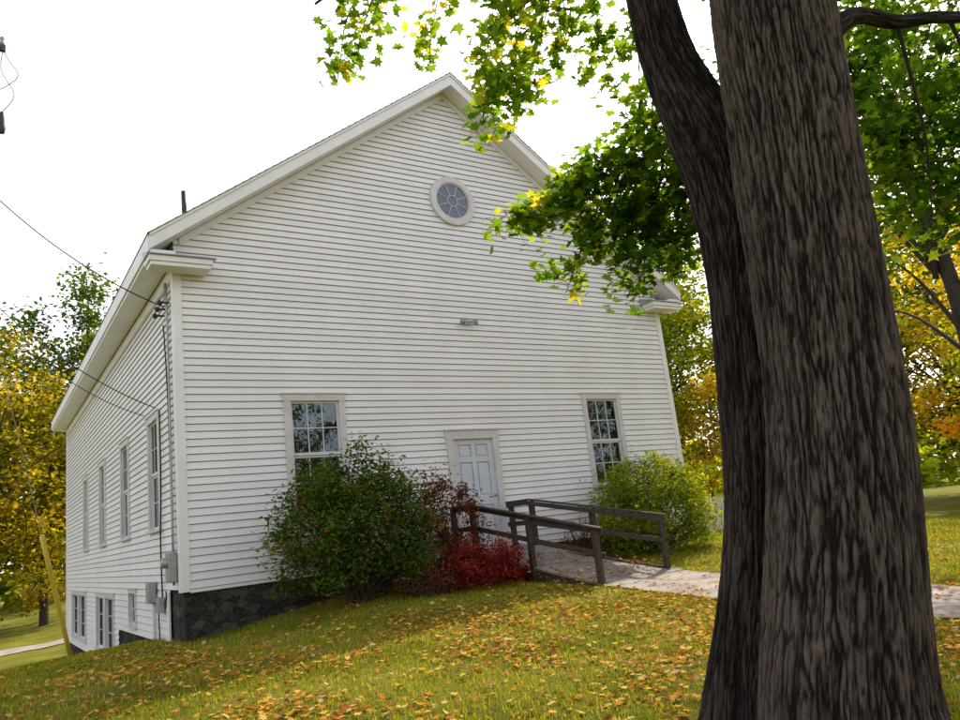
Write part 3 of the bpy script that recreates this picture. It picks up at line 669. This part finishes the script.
# upper crown
for c0 in [(3.2,6,9.5),(1.5,7.5,8.5),(2.2,3.2,8.0),(5,4,8),(4.5,6.5,7),(0,6,8.5),(2.5,8.8,8.8),(3.5,5,11),(1.5,4.5,10)]:
    for j in range(6):
        a=np.array(c0)+rng.normal(0,1.0,3)*np.array([1,1,.7]); b=a+rng.normal(0,.5,3)
        spray([tuple(a),tuple((a+b)/2),tuple(b)],32,.32,.16,K=1)
tw.obj('limbs_and_twigs',M_TWIG,maple)
LCa=np.concatenate(LC); LSa=np.concatenate(LS); LTa=np.concatenate(LT)
scatter('leaves',leaf_t,leaf_f,rand_rot(len(LCa),.8),LCa,LSa,M_LEAF,maple,LTa)
def tree(name,base,H,cr,mat,nclump=60,per=180,leaf=.28,trunk_r=.2,crown0=.25,seed=1):
    rg=np.random.default_rng(seed); e=empty(name)
    bx,by=base; bz=gz(bx,by)
    mb=MB()
    top=np.array([bx+rg.normal(0,.3),by+rg.normal(0,.3),bz+H*.86])
    m1=np.array([bx+rg.normal(0,.15),by+rg.normal(0,.15),bz+H*.4])
    tube('x',[(bx,by,bz-.3),m1,top],[trunk_r,trunk_r*.75,trunk_r*.15],None,seg=10,join=mb)
    cc=[]
    zc=bz+H*(crown0+1)/2; rz=H*(1-crown0)/2
    for i in range(nclump):
        d=rg.normal(size=3); d/=np.linalg.norm(d); r=rg.random()**.45
        w=1+.22*math.sin(3*math.atan2(d[1],d[0])+seed)
        c=np.array([bx,by,zc])+d*r*np.array([cr*w,cr*w,rz])*(1+rg.normal(0,.1))
        cc.append(c)
        if i%2==0:
            t=np.clip((c[2]-bz)/H*.8,.25,.8); s=np.array([bx,by,bz+H*t*.85])
            s[:2]=m1[:2] if t<.5 else (m1[:2]+top[:2])/2
            tube('x',[s,(s+c)/2+np.array([0,0,.25]),c],[trunk_r*.3,trunk_r*.15,.01],None,seg=5,join=mb)
    mb.obj('trunk_and_limbs',M_TWIG,e)
    cc=np.array(cc); k=rg.integers(0,nclump,nclump*per)
    sz=rg.uniform(.5,1.2,nclump)[k][:,None]
    T=cc[k]+rg.normal(0,1,(len(k),3))*np.array([1,1,.62])*cr*.17*sz
    tone=np.clip(rg.normal(.5,.2,nclump)[k]+rg.normal(0,.16,len(k)),0,1)
    scatter('foliage',rh_t,rh_f,rand_rot(len(k),.9,rg),T,rg.uniform(.6,1.2,len(k))*leaf,mat,e,tone)
tree('maple_tree',(12.1,-6.6),11,3.3,M_GT,60,130,.16,.19,.42,seed=11)
tree('yellow_maple_tree',(-2.2,30),14.5,4.2,M_YT,80,170,.28,.28,.12,seed=2)
tree('yellow_maple_tree',(.6,36),12.5,3.8,M_YT,70,160,.3,.25,.1,seed=3)
tree('lime_maple_tree',(-6.5,33),15,4.6,M_YG,70,150,.3,.28,.12,seed=21)
tree('oak_tree',(3.6,42),21,5,M_GT,100,170,.38,.35,.2,seed=4)
tree('oak_tree',(-2,46),20,6,M_GT,90,140,.42,.35,.15,seed=5)
tree('oak_tree',(-12,44),20,7,M_GT,80,120,.45,.35,.15,seed=22)
tree('oak_tree',(26,14),17,4.8,M_YG,120,190,.32,.3,.12,seed=6)
tree('oak_tree',(31,20),18,5,M_GT,90,150,.38,.3,.1,seed=7)
tree('yellow_maple_tree',(26.5,9.5),8.4,3.1,M_OT,60,200,.24,.15,.05,seed=8)
tree('yellow_maple_tree',(28,-1.5),11,3.8,M_OT,70,180,.26,.2,.08,seed=9)
tree('yellow_maple_tree',(33,3),12,4.5,M_YT,70,150,.3,.25,.08,seed=10)
tree('lime_maple_tree',(22.6,-4.6),6.6,2.9,M_YG,80,190,.2,.12,.0,seed=12)
tree('lime_maple_tree',(27,-6.5),8,3.2,M_YG,70,160,.26,.15,.0,seed=23)
tree('oak_tree',(38,-8),16,6,M_GT,90,130,.42,.3,.08,seed=13)
tree('oak_tree',(40,10),18,7,M_GT,90,130,.44,.3,.08,seed=14)
tree('oak_tree',(11,-29),15,5,M_GT,50,80,.4,.3,.08,seed=15)
tree('oak_tree',(24,-26),14,5,M_YG,50,80,.4,.3,.08,seed=16)
tree('oak_tree',(33,-24),15,5,M_GT,50,80,.4,.3,.08,seed=18)
tree('oak_tree',(-14,-22),14,5,M_GT,40,70,.4,.3,.1,seed=17)
def treeline():
    e=empty('distant_treeline'); C=[];
    rg=np.random.default_rng(5)
    for i in range(800):
        a=2*math.pi*i/800; R=rg.uniform(75,100)
        top=rg.uniform(7,13)+4*math.sin(a*5)
        cx,cy=-2.8+R*math.sin(a),-13+R*math.cos(a)
        for k in range(4): C.append((cx+rg.normal(0,1.5),cy+rg.normal(0,1.5),gz(cx,cy)+top*(k+.3)/4.2))
    C=np.array(C); k=np.repeat(np.arange(len(C)),22)
    T=C[k]+rg.normal(0,1,(len(k),3))*np.array([1.8,1.8,1.4])
    tone=np.clip(rg.normal(.5,.25,len(C))[k]+rg.normal(0,.15,len(k)),0,1)
    scatter('foliage',rh_t,rh_f,rand_rot(len(k),.9,rg),T,rg.uniform(.7,1.4,len(k))*1.3,M_YG,e,tone)
treeline()
lf_t=[(0,-.5,0),(.2,-.15,.05),(.17,.2,.05),(0,.5,-.03),(-.17,.2,.05),(-.2,-.15,.05)]; lf_f=[(0,1,2,3),(0,3,4,5)]
def shrub(name,c,rx,ry,h,mat,n,leaf,seed,stems=26,z0=0.05,clumps=90,stemr=.012,cs=.15,pe=.35,zmin=.03,front=True):
    rg=np.random.default_rng(seed); e=empty(name); bx,by=c; bz=gz(bx,by)
    mb=MB(); cl=[]
    for i in range(clumps):
        a=rg.uniform(0,2*math.pi); t=rg.random()**.45
        z=rg.uniform(z0,1); prof=max(.05,math.sin(math.pi*min(.98,(z*.78+.18))))**pe
        x=bx+math.cos(a)*rx*t*prof*(1+rg.normal(0,.09)); y=by+math.sin(a)*ry*t*prof*(1+rg.normal(0,.09))
        zz=bz+z*h*(1-.22*t*t)*(1+rg.normal(0,.05))
        cl.append((x,y,zz))
        if i<stems:
            tube('x',[(bx+rg.normal(0,.12),by+rg.normal(0,.1),bz-.05),((bx*.5+x*.5),(by*.5+y*.5),bz*.45+zz*.55),(x,y,zz),(x+(x-bx)*.1,y+(y-by)*.1,zz+.2)],[stemr,stemr*.7,stemr*.4,.002],None,seg=5,join=mb)
    mb.obj('stems',M_STEM,e)
    cl=np.array(cl); k=rg.integers(0,clumps,n)
    sz=rg.uniform(.5,1.2,clumps)[k][:,None]
    T=cl[k]+rg.normal(0,1,(n,3))*np.array([1,1,.9])*cs*sz*max(rx,.8)
    if front: T[:,1]=np.minimum(T[:,1],-.05)
    ok=T[:,2]>bz+zmin; T=T[ok]; k=k[ok]; n=len(T)
    tone=np.clip(rg.normal(.45,.2,clumps)[k]+rg.normal(0,.15,n),0,1)
    scatter('foliage',lf_t,lf_f,rand_rot(n,.8,rg),T,rg.uniform(.6,1.2,n)*leaf,mat,e,tone)
shrub('green_shrub',(2.47,-1.15),1.38,.9,2.35,M_BUSH,20000,.098,31,clumps=190,stems=80,cs=.12,z0=.14,zmin=.22)
shrub('barberry_shrub',(4.35,-.95),.74,.55,2.05,M_BARB,5200,.078,32,clumps=110,stems=80,stemr=.01,cs=.15)
shrub('burning_bush',(4.4,-1.95),.9,.45,.74,M_RED,4600,.075,33,clumps=80,stems=40)
shrub('burning_bush',(3.3,-1.9),.6,.35,.38,M_BARB,1300,.06,36,clumps=50,stems=40)
shrub('forsythia_shrub',(9.3,-1.15),1.65,.95,2.0,M_BUSH2,16000,.098,34,clumps=160,stems=60,cs=.12)
shrub('flower_shrub',(7.5,-.8),.5,.4,.8,M_BARB,900,.06,35,clumps=40,stems=40)
shrub('hedge_shrub',(21.5,-6.0),2.0,1.6,1.7,M_YG,5000,.17,41,clumps=90,stems=30,front=False)
# grass
def onpath(x,y):
    p=(x>5.6)&(x<7.4)&(y<-3.4)
    r=(x>4.8)&(x<7.3)&(y<=0)&(y>-3.4)&(x<6.4+np.clip(-y-.9,0,3)*.42)&(x>4.8+np.clip(-y-.9,0,3)*.25)
    b=(x>-.0)&(x<W)&(y>-.02)&(y<LEN)
    dv=(y>21.9)&(y<24.6)
    return p|r|b|dv
NG=300000
f=3.0+rng.random(NG)**1.35*19; lat=rng.uniform(-.85,1.0,NG)*f
x=O2[0]+lat*Rh[0]+f*Fh[0]; y=O2[1]+lat*Rh[1]+f*Fh[1]
pn=np.array([noise.noise(Vector((a*.9,b*.9,0)))+.4*noise.noise(Vector((a*3,b*3,5))) for a,b in zip(x,y)])
keep=(~onpath(x,y))&(rng.random(NG)<.75+pn)
x,y,f,pn=x[keep],y[keep],f[keep],pn[keep]
T=np.stack([x,y,ground(x,y)-.005],1)
bt=[(-.5,0,0),(.5,0,0),(.32,.25,.55),(.0,.6,1.0),(-.32,.25,.55)]; bf=[(0,1,2,4),(4,2,3)]
n=len(x); yaw=rng.uniform(0,6.28,n); hgt=rng.uniform(.02,.055,n)*(1+f/30); wd=.006*(.7+f/9)
lean=rng.uniform(.2,1.5,n)
c_,s_=np.cos(yaw),np.sin(yaw); Z0=np.zeros(n)
Mx=np.stack([c_*wd,-s_*hgt*lean,Z0, s_*wd,c_*hgt*lean,Z0, Z0,Z0,hgt],1).reshape(n,3,3)
scatter('grass',bt,bf,Mx,T,np.ones(n),M_GRASS,None,np.clip(rng.normal(.5,.22,n)-pn*.6,0,1))
# fallen leaves
NL=80000
f=3.0+rng.random(NL)**1.1*16; lat=rng.uniform(-.8,1.0,NL)*f
x=O2[0]+lat*Rh[0]+f*Fh[0]; y=O2[1]+lat*Rh[1]+f*Fh[1]
pn=np.array([noise.noise(Vector((a*.6+4,b*.6,3)))+.7*noise.noise(Vector((a*2.1,b*2.1,8))) for a,b in zip(x,y)])
dens=.3+1.0*pn+.6*np.exp(-((x-4.6)**2/10+(y+4.6)**2/5))+.35*np.exp(-((x-6)**2/4+(y+7)**2/12))-.2*(x<-1.5)
dens=np.clip(dens,.07,1)*np.where((x>5.55)&(x<7.45)&(y<-3.3),.25,1)
ok=(rng.random(NL)<dens)&~((x>-.1)&(x<W)&(y>-.1)&(y<LEN))&~((x>4.7)&(x<6.6)&(y>-1.5))
x,y=x[ok],y[ok]; z=ground(x,y)+rng.uniform(.015,.05,len(x))
rp=(x>4.9)&(x<7.3)&(y>-3.45); z=np.where(rp,np.array([deckz(v) for v in y])+.012,z)
scatter('fallen_leaves',leaf_t,leaf_f,rand_rot(len(x),.35),np.stack([x,y,z],1),rng.uniform(.03,.09,len(x)),M_FALL,None)
# ---------------------------------------------------------------- light
SE,SR=math.radians(44),math.radians(64)
sd=Vector((math.sin(SR)*math.cos(SE),math.cos(SR)*math.cos(SE),math.sin(SE)))
L=bpy.data.lights.new('sun','SUN'); L.energy=5.0; L.angle=math.radians(.5); L.color=(1,.9,.72)
lo=bpy.data.objects.new('sun',L); COL.objects.link(lo); lo.rotation_euler=sd.to_track_quat('Z','Y').to_euler(); lo.location=(20,10,30)
w=bpy.data.worlds.new('World'); sc.world=w; w.use_nodes=True; nt=w.node_tree; nt.nodes.clear()
sky=N(nt,'ShaderNodeTexSky',sky_type='NISHITA'); sky.sun_disc=False; sky.sun_elevation=SE; sky.sun_rotation=SR; sky.dust_density=4; sky.air_density=1.2
bg=N(nt,'ShaderNodeBackground'); bg.inputs[1].default_value=.13; nt.links.new(sky.outputs[0],bg.inputs[0])
# bright haze: strongest near the horizon, thinning towards the zenith
tc=N(nt,'ShaderNodeTexCoord'); sp=N(nt,'ShaderNodeSeparateXYZ'); nt.links.new(tc.outputs['Generated'],sp.inputs[0])
hr=ramp(nt,[(0,(1.0,1.0,1.0)),(.62,(.72,.72,.72)),(.88,(.06,.06,.06)),(1,(.02,.02,.02))]); nt.links.new(sp.outputs[2],hr.inputs[0])
hm=N(nt,'ShaderNodeMath',operation='MULTIPLY'); hm.inputs[1].default_value=1.38; nt.links.new(hr.outputs[0],hm.inputs[0])
hz=N(nt,'ShaderNodeBackground'); hz.inputs[0].default_value=(1.0,.965,.965,1); nt.links.new(hm.outputs[0],hz.inputs[1])
ad=N(nt,'ShaderNodeAddShader'); nt.links.new(bg.outputs[0],ad.inputs[0]); nt.links.new(hz.outputs[0],ad.inputs[1])
wo=N(nt,'ShaderNodeOutputWorld'); nt.links.new(ad.outputs[0],wo.inputs[0])
# ---------------------------------------------------------------- camera
cam=bpy.data.cameras.new('camera'); cam.sensor_width=36; cam.lens=28.6; cam.clip_end=3000
co=bpy.data.objects.new('camera',cam); COL.objects.link(co); sc.camera=co
right=Vector((.8338,-.5412,-.1116)).normalized(); fwd=Vector((.5515,.8070,.2095)).normalized()
right=(right-fwd*right.dot(fwd)).normalized(); upv=right.cross(fwd)
R=Matrix((right,upv,-fwd)).transposed().to_4x4(); co.matrix_world=Matrix.Translation((-2.79,-13,EYE))@R
sc.view_settings.view_transform='Standard'; sc.view_settings.look='None'; sc.view_settings.exposure=0
